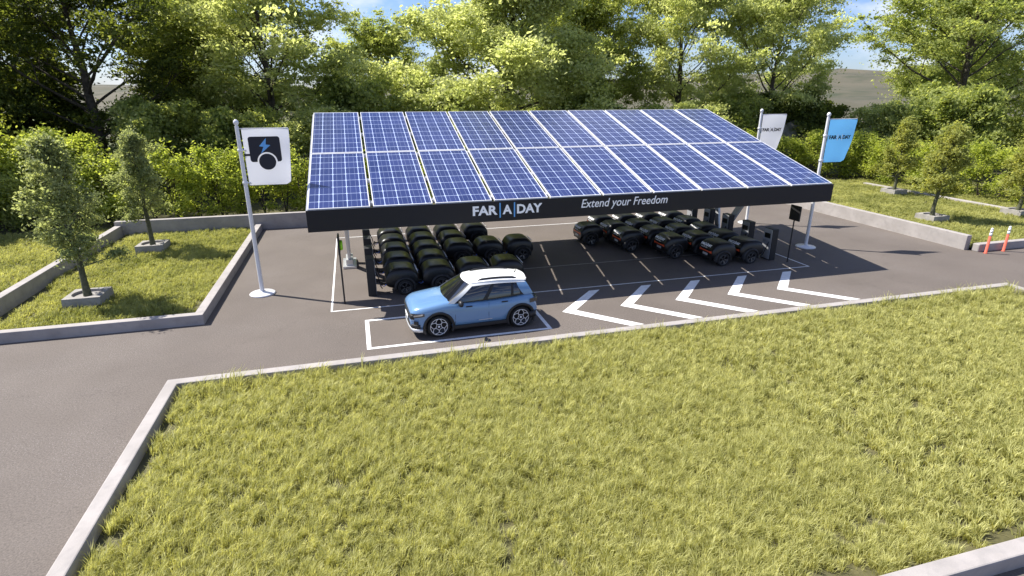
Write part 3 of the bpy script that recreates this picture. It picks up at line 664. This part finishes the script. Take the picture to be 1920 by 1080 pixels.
flagpole(20.62, 25.9, 'white flagpole with white lettered flag behind right corner of solar roof', 'fabw', bars='plate')

# ------------------------------------------------------------------ signs
def sign(x, y, face, label, green):
    p = empty('sign_post', (x, y, 0), label=label, cat='sign')
    MB().tube([(0, 0, 0), (0, 0, 1.80)], .028, 12).build('post', MA['blkm'], p)
    MB().box((-.03, -.30, 1.80), (.03, .30, 2.43)).build('sign_panel', MA['blkm'], p, bevel=.028)
    if green:
        MB().lathe([(0, .03), (.17, .03), (.17, .10), (.14, .12), (0, .12)], axis='x', c=(0, .0, 2.08), n=24).build('green_disc', MA['green'], p)
    return p
sign(-.74, 18.84, 1, 'thin black sign post at left seen edge on with lime green disc', True)
sign(17.48, 19.01, -1, 'black square sign on a thin post at right end of canopy', False)

# ------------------------------------------------------------------ delineator posts
def delineator(x, y, label):
    p = empty('bollard', (x, y, 0), label=label, cat='bollard', group='orange and white delineator posts')
    MB().lathe([(0, 0), (.085, 0), (.085, .015), (.055, .02), (.052, .80), (0, .80)], n=16).build('tube', MA['postorange'], p)
    mb = MB()
    for z0, z1 in ((.80, .93), (.955, 1.07)): mb.lathe([(0, z0), (.054, z0), (.054, z1), (0, z1)], n=16)
    mb.build('reflective_band', MA['postwhite'], p)
    MB().lathe([(0, .93), (.05, .93), (.05, .955), (0, .955)], n=16).lathe([(0, 1.07), (.05, 1.07), (.05, 1.12), (.035, 1.16), (0, 1.17)], n=16).build('cap', MA['postwhite'], p)
delineator(27.04, 17.75, 'orange delineator post with white top, left one of the pair')
delineator(28.19, 17.80, 'orange delineator post with white top, right one of the pair')

# ------------------------------------------------------------------ chargers
def charger(x, y, face, label):
    p = empty('charging_column', (x, y, 0), 0 if face > 0 else math.pi, label=label, cat='charger', group='charging columns at the head of each row')
    MB().box((-.15, -.28, 0), (.13, .28, 1.36)).build('housing', MA['blkm'], p, bevel=.015)
    MB().box((.132, -.25, .05), (.15, .25, 1.34)).build('front_panel', MA['panelgrey'], p, bevel=.006)
    MB().box((.151, -.17, .95), (.158, .17, 1.16)).build('screen', MA['blk'], p)
    MB().tube([(.15, .12, .8), (.26, .12, .5), (.30, .05, .25), (.36, 0, .16)], .018, 8).build('cable', MA['blkm'], p)
    return p
ROWS = [19.8, 21.3, 22.8, 24.3, 25.8]; RN = ['front row', 'second row', 'middle row', 'fourth row', 'rearmost row']
for k, y in enumerate(ROWS):
    charger(.22, y-.15, 1, f'tall dark charging column heading the {RN[k]} of the left trailer block')
    charger(16.98, y-.15, -1, f'tall dark charging column heading the {RN[k]} of the right trailer block')

# ------------------------------------------------------------------ wheels
def wheel_meshes(rad, wid, rim_r, spokes, m_edge, petal=False, key='w'):
    """wheel axis along y, outer face at -y"""
    h = wid/2
    ty = MB().lathe([(rim_r, -h+.02), (rim_r+.02, -h), (rad-.035, -h), (rad-.008, -h+.025), (rad, -h+.06), (rad, h-.06), (rad-.008, h-.025), (rad-.035, h), (rim_r, h)], axis='y', n=36).mesh('tyre', MA['rubber'])
    rm = MB().lathe([(0, -h+.05), (rim_r-.03, -h+.075), (rim_r-.01, -h+.02), (rim_r+.004, -h+.012), (rim_r+.004, h)], axis='y', n=36).mesh('rim', MA['rimdark'])
    sp = MB(); yy = -h+.012
    if petal:
        for k in range(5):
            a = 2*math.pi*k/5+.3; c = Vector((math.cos(a), 0, math.sin(a)))*rim_r*.60; ring = []
            for q in range(19):
                t = 2*math.pi*q/18; rr = rim_r*.335*(1+.10*math.cos(3*t))
                ring.append((c.x+rr*math.cos(t+a), yy, c.z+rr*math.sin(t+a)))
            sp.tube(ring, .0095, 5, caps=False)
        sp.lathe([(rim_r*.99, yy+.008), (rim_r*.99, yy-.002), (rim_r*.93, yy-.002), (rim_r*.93, yy+.01)], axis='y', n=36)
        sp.lathe([(0, yy-.006), (.03, yy-.006), (.034, yy+.02)], axis='y', n=16)
    else:
        for k in range(spokes):
            a = 2*math.pi*k/spokes
            for da in (-.13, .13):
                p0 = (math.cos(a)*.03, yy+.02, math.sin(a)*.03); p1 = (math.cos(a+da)*rim_r*.97, yy, math.sin(a+da)*rim_r*.97); sp.bar(p0, p1, .014, .014, (0, 1, 0))
        sp.lathe([(rim_r*.99, yy+.006), (rim_r*.99, yy-.001), (rim_r*.955, yy-.001), (rim_r*.955, yy+.008)], axis='y', n=36)
    return ty, rm, sp.mesh('spokes', m_edge)
def put_wheel(parent, c, meshes, flip=False):
    w_ = bpy.data.objects.new('wheel', None); COL.objects.link(w_); w_.parent = parent; w_.location = c; w_.empty_display_size = .1
    if flip: w_.rotation_euler.z = math.pi
    for nm, me in zip(('tyre', 'rim', 'spokes'), meshes): link(nm, me, w_)
    return w_

# ------------------------------------------------------------------ pod trailers  (rear faces +x, drawbar at -x)
TW = wheel_meshes(.29, .17, .20, 5, mat('trailer_rim_edge', (.22, .22, .23), .3, metal=.8))
def trailer():
    t = empty('battery_trailer')
    hw = .60
    # side profile (x, z) of top line, used to loft the shell
    n_ = 22; prof = []
    def top(x): # x in -.56.. .58
        u = (x+.56)/1.14; e = (abs(2*u-1))**4.2
        return .975-.26*e-.03*(u-.45)**2*4
    def bot(x):
        u = (x+.56)/1.14; return .19+.14*(abs(2*u-1))**5
    mb = MB(); ns = 24; rings = []
    for i in range(n_+1):
        u = i/n_; x = -.56+1.14*(.5-.5*math.cos(math.pi*u)); zt, zb = top(x), bot(x)
        e = abs(2*(x+.56)/1.14-1); wv = hw*(1-.10*e**3-.04*e**10); zc = (zt+zb)/2; hh = (zt-zb)/2; ring = []
        for k in range(ns):
            a = 2*math.pi*k/ns+math.pi/ns; c, s_ = math.cos(a), math.sin(a); p = 2/(6.5 if s_ > 0 else 3.2)
            yy = wv*math.copysign(abs(c)**p, c); zz = zc+hh*math.copysign(abs(s_)**p, s_)
            f = (zz-zb)/(zt-zb); yy *= 1-.11*max(0, f-.55)**1.1*2
            ring.append((x, yy, zz))
        rings.append(ring)
    vs = [p for r_ in rings for p in r_]
    fs = [(i*ns+k, i*ns+(k+1) % ns, (i+1)*ns+(k+1) % ns, (i+1)*ns+k) for i in range(n_) for k in range(ns)]
    mb.add(vs, fs, True); mb.add(rings[0], [tuple(range(ns))], True); mb.add(rings[-1], [tuple(range(ns))[::-1]], True)
    mb.build('shell', MA['blk'], t)
    for s_ in (-1, 1):
        # fender arch
        m2 = MB(); nn = 16; R0, R1 = .305, .375
        def f(u, v):
            a = R(-12)+R(204)*u; rr_, yo = [(R0, -.06), (R0, .05), (R0+.015, .07), (R1-.02, .065), (R1+.01, .03), (R1+.03, -.08)][int(round(v*5))]
            return (.10+rr_*math.cos(a), s_*(hw-.01+yo), .29+rr_*math.sin(a))
        m2.grid(f, nn, 5); m2.build('fender', MA['blkm'], t)
        put_wheel(t, (.10, s_*(hw-.035), .285), TW, flip=s_ > 0)
    # rear lamp band, bow tie shaped, follows the rear face
    def rx(y, z): return .588-.07*(abs(y)/.55)**4
    m3 = MB(); ys_ = np.linspace(-.50, .50, 17)
    for i in range(16):
        a, b = ys_[i], ys_[i+1]
        hgt_ = lambda y: .020+.045*max(0, (abs(y)-.27)/.23)**.7
        za, zb = hgt_(a), hgt_(b); xa, xb = rx(a, .5)+.018, rx(b, .5)+.018
        m3.add([(xa, a, .57-za), (xb, b, .57-zb), (xb, b, .57+zb), (xa, a, .57+za), (xa-.05, a, .57-za), (xb-.05, b, .57-zb), (xb-.05, b, .57+zb), (xa-.05, a, .57+za)], [(0, 1, 2, 3), (7, 6, 5, 4), (0, 4, 5, 1), (3, 2, 6, 7)] + ([(0, 3, 7, 4)] if i == 0 else []) + ([(1, 5, 6, 2)] if i == 15 else []))
    m3.build('rear_lamp', MA['orange'], t)
    MB().box((.565, -.17, .39), (.592, .17, .48)).build('number_plate', MA['plate'], t, bevel=.005)
    MB().box((.50, -.42, .27), (.575, .42, .50)).build('rear_bumper', MA['blkm'], t, bevel=.02)
    # lettering on the sloping upper rear
    RY = Matrix(((0, -.56, .83, 0), (1, 0, 0, 0), (0, .83, .56, 0), (0, 0, 0, 1)))
    lt, bars = place_logo((.580, -.36, .775), RY, .72, .10, MA['white'], MA['white'], t)
    me = text_mesh('lettering', 'Extend your Freedom', .42, .036, MA['white'], .006); o = link('lettering', me, t); o.matrix_local = Matrix.Translation((.600, -.30, .690)) @ RY
    # drawbar and cable
    MB().bar((-.55, 0, .30), (-.72, 0, .30), .07, .06).tube([(-.70, 0, .22), (-.70, 0, .38)], .025, 8).build('drawbar', MA['blkm'], t)
    MB().tube([(-.53, -.50, .46), (-.60, -.46, .36), (-.64, -.34, .30), (-.70, -.20, .30), (-.74, -.06, .27)], .012, 6).build('cable', MA['cable'], t)
    return t
TR = trailer()
PN = ['nearest its charging column', 'second from its charging column', 'third from its charging column', 'fourth from its charging column', 'fifth from its charging column']
first = True
LCNT = [4, 2, 5, 3, 4]; RCNT = [2, 3, 4, 5, 4]
for side, cnts in (('left', LCNT), ('right', RCNT)):
    for k, y in enumerate(ROWS):
        for j in range(cnts[k]):
            o = TR if first else copy_tree(TR); first = False
            if side == 'left': o.location = (1.27+1.315*j, y, 0); o.rotation_euler.z = R(random.uniform(-.8, .8))
            else: o.location = (15.86-1.335*j, y, 0); o.rotation_euler.z = math.pi+R(random.uniform(-.8, .8))
            tag(o, f'black pod trailer, {RN[k]} of {side} block, {PN[j]}', 'trailer', 'black battery trailers parked in two blocks')

# ------------------------------------------------------------------ car
paint = mat('car_blue', (.13, .255, .455), .30, coat=1); roofm = mat('car_white', (.80, .80, .80), .3, coat=.6)
glass = mat('car_glass', (.010, .011, .013), .06, spec=.9, coat=.6); dplas = mat('car_black', (.010, .010, .012), .5)
chrome = mat('lamp_chrome', (.55, .57, .6), .15, metal=.8); lens = mat('lamp_dark', (.03, .032, .036), .1, coat=1); silver = mat('car_silver', (.6, .61, .63), .35, metal=.4)
car = empty('parked_car', label='light blue compact hatchback with white roof parked in the outlined front bay', cat='car')
CL = 3.89; W = .875
def hw_(x):      # half width in plan
    a = min(1, max(0, x)/.55); b = min(1, max(0, CL-x)/.5)
    return W*(.74+.26*(1-(1-a)**2.8))*(.86+.14*(1-(1-b)**2.4)) 
def ztop(x):     # deck / hood / belt height at centre
    P_ = [(0, .72), (.03, .84), (.10, .915), (.25, .96), (.55, 1.0), (1.08, 1.07), (1.6, 1.02), (2.4, 1.0), (3.3, 1.04), (3.64, 1.07), (3.79, .99), (3.86, .80), (3.89, .62)]
    for (a, b), (c, d) in zip(P_[:-1], P_[1:]):
        if x <= c: t = (x-a)/(c-a); return b+(d-b)*t
    return P_[-1][1]
def zbot(x):
    if x < .35: return .30-.06*(x/.35)
    if x > 3.55: return .24+.14*((x-3.55)/.34)
    return .24
secs = [0, .03, .08, .16, .26, .4, .6, .8, 1.0, 1.2, 1.5, 1.8, 2.2, 2.6, 3.0, 3.2, 3.4, 3.54, 3.67, 3.76, 3.82, 3.86, 3.89]
def ring(x):
    h = hw_(x); zt, zb = ztop(x), zbot(x); e = min(1, (x+.04)/.14, (CL+.02-x)/.10)
    zb2 = zb+(1-e)*.06
    f = [(0, zb2), (.80, zb2), (.955, zb2+.05), (1.0, zb2+(zt-zb2)*.30), (.985, zb2+(zt-zb2)*.48), (1.0, zb2+(zt-zb2)*.62), (.985, zb2+(zt-zb2)*.78), (.93, zb2+(zt-zb2)*.915), (.84, zt-.022), (.70, zt-.012), (.62, zt+.004), (.3, zt+.010), (0, zt+.012)]
    pts = [(x, -h*a, z) for a, z in f]; return pts+[(x, h*a, z) for a, z in f[-2:0:-1]]
rg = [ring(x) for x in secs]; m_ = len(rg[0]); mb = MB()
mb.add([p for r_ in rg for p in r_], [(i*m_+k, i*m_+(k+1) % m_, (i+1)*m_+(k+1) % m_, (i+1)*m_+k) for i in range(len(rg)-1) for k in range(m_)], True)
mb.add(rg[0], [tuple(range(m_))], True); mb.add(rg[-1], [tuple(range(m_))[::-1]], True)
bo = mb.build('body', paint, car)
bm = bmesh.new(); bm.from_mesh(bo.data); bmesh.ops.remove_doubles(bm, verts=bm.verts, dist=1e-5); bmesh.ops.recalc_face_normals(bm, faces=bm.faces); bm.to_mesh(bo.data); bm.free()
WX = (.80, 3.34); WR = .335
cutters = []
for x in WX:
    c = MB().lathe([(0, -1.2), (.40, -1.2), (.40, 1.2), (0, 1.2)], axis='y', c=(x, 0, .335), n=32, smooth=False); 
    me = c.mesh('cut', dplas); b2 = bmesh.new(); b2.from_mesh(me); bmesh.ops.remove_doubles(b2, verts=b2.verts, dist=1e-4); bmesh.ops.recalc_face_normals(b2, faces=b2.faces); b2.to_mesh(me); b2.free()
    co = link('cut', me); cutters.append(co); md = bo.modifiers.new('c', 'BOOLEAN'); md.operation = 'DIFFERENCE'; md.object = co; md.solver = 'EXACT'
bpy.context.view_layer.update()
me = bpy.data.meshes.new_from_object(bo.evaluated_get(bpy.context.evaluated_depsgraph_get())); bo.modifiers.clear(); bo.data = me
for c in cutters: bpy.data.objects.remove(c)
# underbody, keeps wheel wells dark
MB().box((.25, -.62, .22), (3.8, .62, .60)).build('underbody', dplas, car)
# arches and sills
for s_ in (-1, 1):
    for x in WX:
        mb = MB(); prf = [(.40, -.05), (.40, .012), (.41, .026), (.465, .022), (.475, .0), (.475, -.06)]
        def f(u, v):
            a = R(-22)+R(224)*u; r_, yo = prf[int(round(v*5))]; xx = x+r_*math.cos(a); return (xx, s_*(min(hw_(xx), W)*1.0+yo-.004), .335+r_*math.sin(a))
        mb.grid(f, 28, 5); mb.build('wheel_arch', dplas, car)
    MB().box((1.22, min(s_*(W+.012), s_*(W-.10)), .21), (2.92, max(s_*(W+.012), s_*(W-.10)), .325)).build('sill', dplas, car, bevel=.02)
CW = wheel_meshes(WR, .21, .262, 5, mat('alloy_edge', (.80, .80, .82), .3, metal=.2), petal=True)
for x in WX:
    for s_ in (-1, 1): put_wheel(car, (x, s_*.755, WR), CW, flip=s_ > 0)
# bumpers
def plan(x0, x1, z0, z1, off, m, name, front=True, yl=1.0, z0b=None):
    mb = MB(); n_ = 16
    def f(u, v):
        # walk around the nose from side to side
        s_ = -1+2*u; t = abs(s_); 
        xx = (x1-x0)*max(0, t*1.0)**3+x0; xx = min(xx, x1); y = math.copysign(min(hw_(xx if front else CL-xx)*1.0, yl*W*t/.72 if t < .72 else hw_(xx if front else CL-xx)), s_)
        X = xx-off if front else CL-xx+off
        return (X, y*(1+off*.8), z0+(z1-z0)*v)
    mb.grid(f, n_, 1); o = mb.build(name, m, car); sd = o.modifiers.new('s', 'SOLIDIFY'); sd.thickness = .03; sd.offset = 0; return o
plan(.0, .34, .23, .33, .02, silver, 'front_skid_lip')
plan(.0, .26, .34, .46, .012, dplas, 'lower_grille')
plan(.0, .10, .62, .76, .012, dplas, 'grille')
plan(.0, .32, .30, .50, .03, dplas, 'rear_bumper', front=False)
plan(.0, .10, .86, .93, .0, lens, 'tailgate_strip', front=False)
for s_ in (-1, 1):
    # headlamp wrap: from front to side
    def f(u, v):
        xx = .035+.36*u**1.2; z = (.65+.15*v*(1-.45*u))+.07*u; y = hw_(xx)*(1.0+.010)
        return (xx-.012*(1-u)-.006, s_*y*(1 if u > .1 else .985), z)
    MB().grid(f, 12, 3).build('headlight', lens, car)
    def f2(u, v):
        xx = .05+.30*u**1.2; z = .685+.05*v+.07*u; y = hw_(xx)*1.022; return (xx-.02, s_*y, z)
    MB().grid(f2, 12, 2).build('daytime_lamp', chrome, car)
    def f3(u, v):
        xx = CL-.02-.26*u; z = (.80+.13*v)-.01*u; return (xx+.012, s_*hw_(xx)*1.012, z)
    MB().grid(f3, 8, 3).build('tail_light', lens, car)
    def f4(u, v):
        xx = .10+.12*u; z = .40+.17*v; return (xx-.02, s_*hw_(xx)*1.015, z)
    MB().grid(f4, 5, 3).build('fog_lamp_pocket', dplas, car)
    for x, z in ((1.62, .865), (2.72, .90)):
        MB().box((x, s_*W*1.0-(.01), z), (x+.20, s_*W*1.0+.022, z+.035)).build('door_handle', dplas, car, bevel=.01)
# greenhouse
def zb_(u): return .985+.075*max(0, u)**1.4
def gside(s_, u, h, off=0):
    xb = 1.10+(3.70-1.10)*u; xr = 1.86+(3.52-1.86)*u; wb = .83-.05*(1-u)**3-.10*u**4; wr = .605+.0*u-.05*(1-u)**4-.06*u**4
    zr = 1.475+.055*math.sin(math.pi*min(1, u*.9+.08))-.04*u**3
    y = wb+(wr-wb)*h+.045*math.sin(math.pi*h); x = xb+(xr-xb)*h; z = zb_(u)+(zr-zb_(u))*h
    return Vector((x, s_*(y+off), z+off*.35))
def gfront(v, h, off=0):
    a = gside(-1, 0, h); b = gside(1, 0, h); p = a.lerp(b, v); bow = .13*(1-(2*v-1)**2); return Vector((p.x-bow-off, p.y, p.z+off*.6+.02*(1-(2*v-1)**2)))
def grear(v, h, off=0):
    a = gside(-1, 1, h); b = gside(1, 1, h); p = a.lerp(b, v); bow = .07*(1-(2*v-1)**2); return Vector((p.x+bow+off, p.y, p.z+off*.4))
def groof(u, v, off=0):
    a = gside(-1, u, 1); b = gside(1, u, 1); p = a.lerp(b, v); k = 1-(2*v-1)**2; p.z += .045*k+off
    p.x += (-.13*k*(1-u)**6+.07*k*u**6); return p
mb = MB()
for s_ in (-1, 1): mb.grid(lambda u, h: gside(s_, u, h), 16, 6)
mb.grid(lambda v, h: gfront(v, h), 12, 6); mb.grid(lambda v, h: grear(v, h), 10, 6); mb.grid(lambda u, v: groof(u, v), 18, 12)
mb.build('cabin', dplas, car)
MB().grid(lambda u, v: groof(-.01+1.05*u, -.02+1.04*v, .014), 24, 14).grid(lambda u, h: gfront(u, .96+.06*h, .012), 12, 2).build('roof', roofm, car)
for s_ in (-1, 1):
    MB().grid(lambda t, q: gside(s_, -.014+.085*q, .0+1.0*t, .012), 10, 3).build('front_pillar', roofm, car)
    MB().grid(lambda t, q: gside(s_, t, .84+.18*q, .012), 24, 3).build('roof_rail_panel', roofm, car)
MB().grid(lambda v, h: gfront(.055+.89*v, .05+.89*h, .006), 14, 8).build('windscreen', glass, car)
MB().grid(lambda v, h: grear(.08+.84*v, .12+.75*h, .006), 12, 6).build('rear_window', glass, car)
for s_ in (-1, 1):
    MB().grid(lambda u, h: gside(s_, .085+.31*u, .06+.76*h, .006), 8, 5).build('side_window', glass, car)
    MB().grid(lambda u, h: gside(s_, .45+.29*u, .06+.76*h, .006), 8, 5).build('side_window', glass, car)
    MB().grid(lambda u, h: gside(s_, .775+.085*u, .10+.70*h*(1-.25*u), .006), 5, 5).build('quarter_window', glass, car)
    MB().grid(lambda u, h: gside(s_, (.835+.075*(1-h)**1.5)+(1.02-(.835+.075*(1-h)**1.5))*u, -.06+.99*h, .010), 6, 8).build('rear_pillar', paint, car)
    # mirrors
    me = MB().lathe([(0, -.11), (.05, -.09), (.07, -.02), (.07, .04), (.045, .10), (0, .11)], axis='y', n=14)
    o = me.build('mirror', dplas, car); o.location = (1.45, s_*(W+.11), 1.035); o.scale = (1.1, 1.15, 1.35)
    MB().bar((1.47, s_*(W-.07), .995), (1.47, s_*(W+.05), 1.01), .05, .03).build('mirror_arm', dplas, car)
    mb = MB(); pts = [tuple(groof(.14+.72*k/10, .5-s_*-.0+(.5-.075)*s_, .045 if 0 < k < 10 else .012)) for k in range(11)]; mb.tube(pts, [.018]+[.027]*9+[.018], 8); mb.build('roof_rail', dplas, car)
MB().tube([tuple(groof(.9, .5, .01)), tuple(groof(.93, .5, .12))], [.018, .006], 6).build('antenna', dplas, car)
MB().grid(lambda u, v: (ztop and (3.53+.10*u), -.48+.96*v, 1.475-.015*u+.03*(1-(2*v-1)**2)), 4, 10).build('rear_spoiler', roofm, car)
# door seams: thin dark grooves standing a hair off the flank
mb = MB()
for s_ in (-1, 1):
    for x in (1.30, 2.32, 3.02):
        pr_ = [(x-(.02 if x < 2 else 0), s_*(W*1.0+.0015), .36), (x, s_*(W*.985+.004), .62), (x, s_*(W*.985+.002), .82), (x+.02, s_*W*.945, .93)]
        mb.tube(pr_, .0045, 4)
mb.build('door_seam', dplas, car)
# hood ribs
mb = MB()
for s_ in (-1, 1):
    mb.grid(lambda u, v: (.22+.78*u, s_*(.36+.10*u+.08*v), ztop(.22+.78*u)+.006+.016*math.sin(math.pi*v)*math.sin(math.pi*min(1, u*.9+.1))), 12, 4)
mb.build('hood_rib', paint, car)
MB().box((-.035, -.26, .47), (-.018, .26, .58)).build('number_plate', MA['postwhite'], car)
# sill/flank insert
for s_ in (-1, 1):
    MB().box((2.0, s_*W-.004 if s_ > 0 else -W-.006, .415), (2.42, s_*W+.006 if s_ > 0 else -W+.004, .43)).build('flank_badge', silver, car)
ang = R(2.0); car.rotation_euler.z = ang
wheel_front = Vector((1.98, 15.20)); off_ = Vector((.80*math.cos(ang)+.86*math.sin(ang), .80*math.sin(ang)-.86*math.cos(ang)))
car.location = (wheel_front.x-off_.x, wheel_front.y-off_.y, .004)
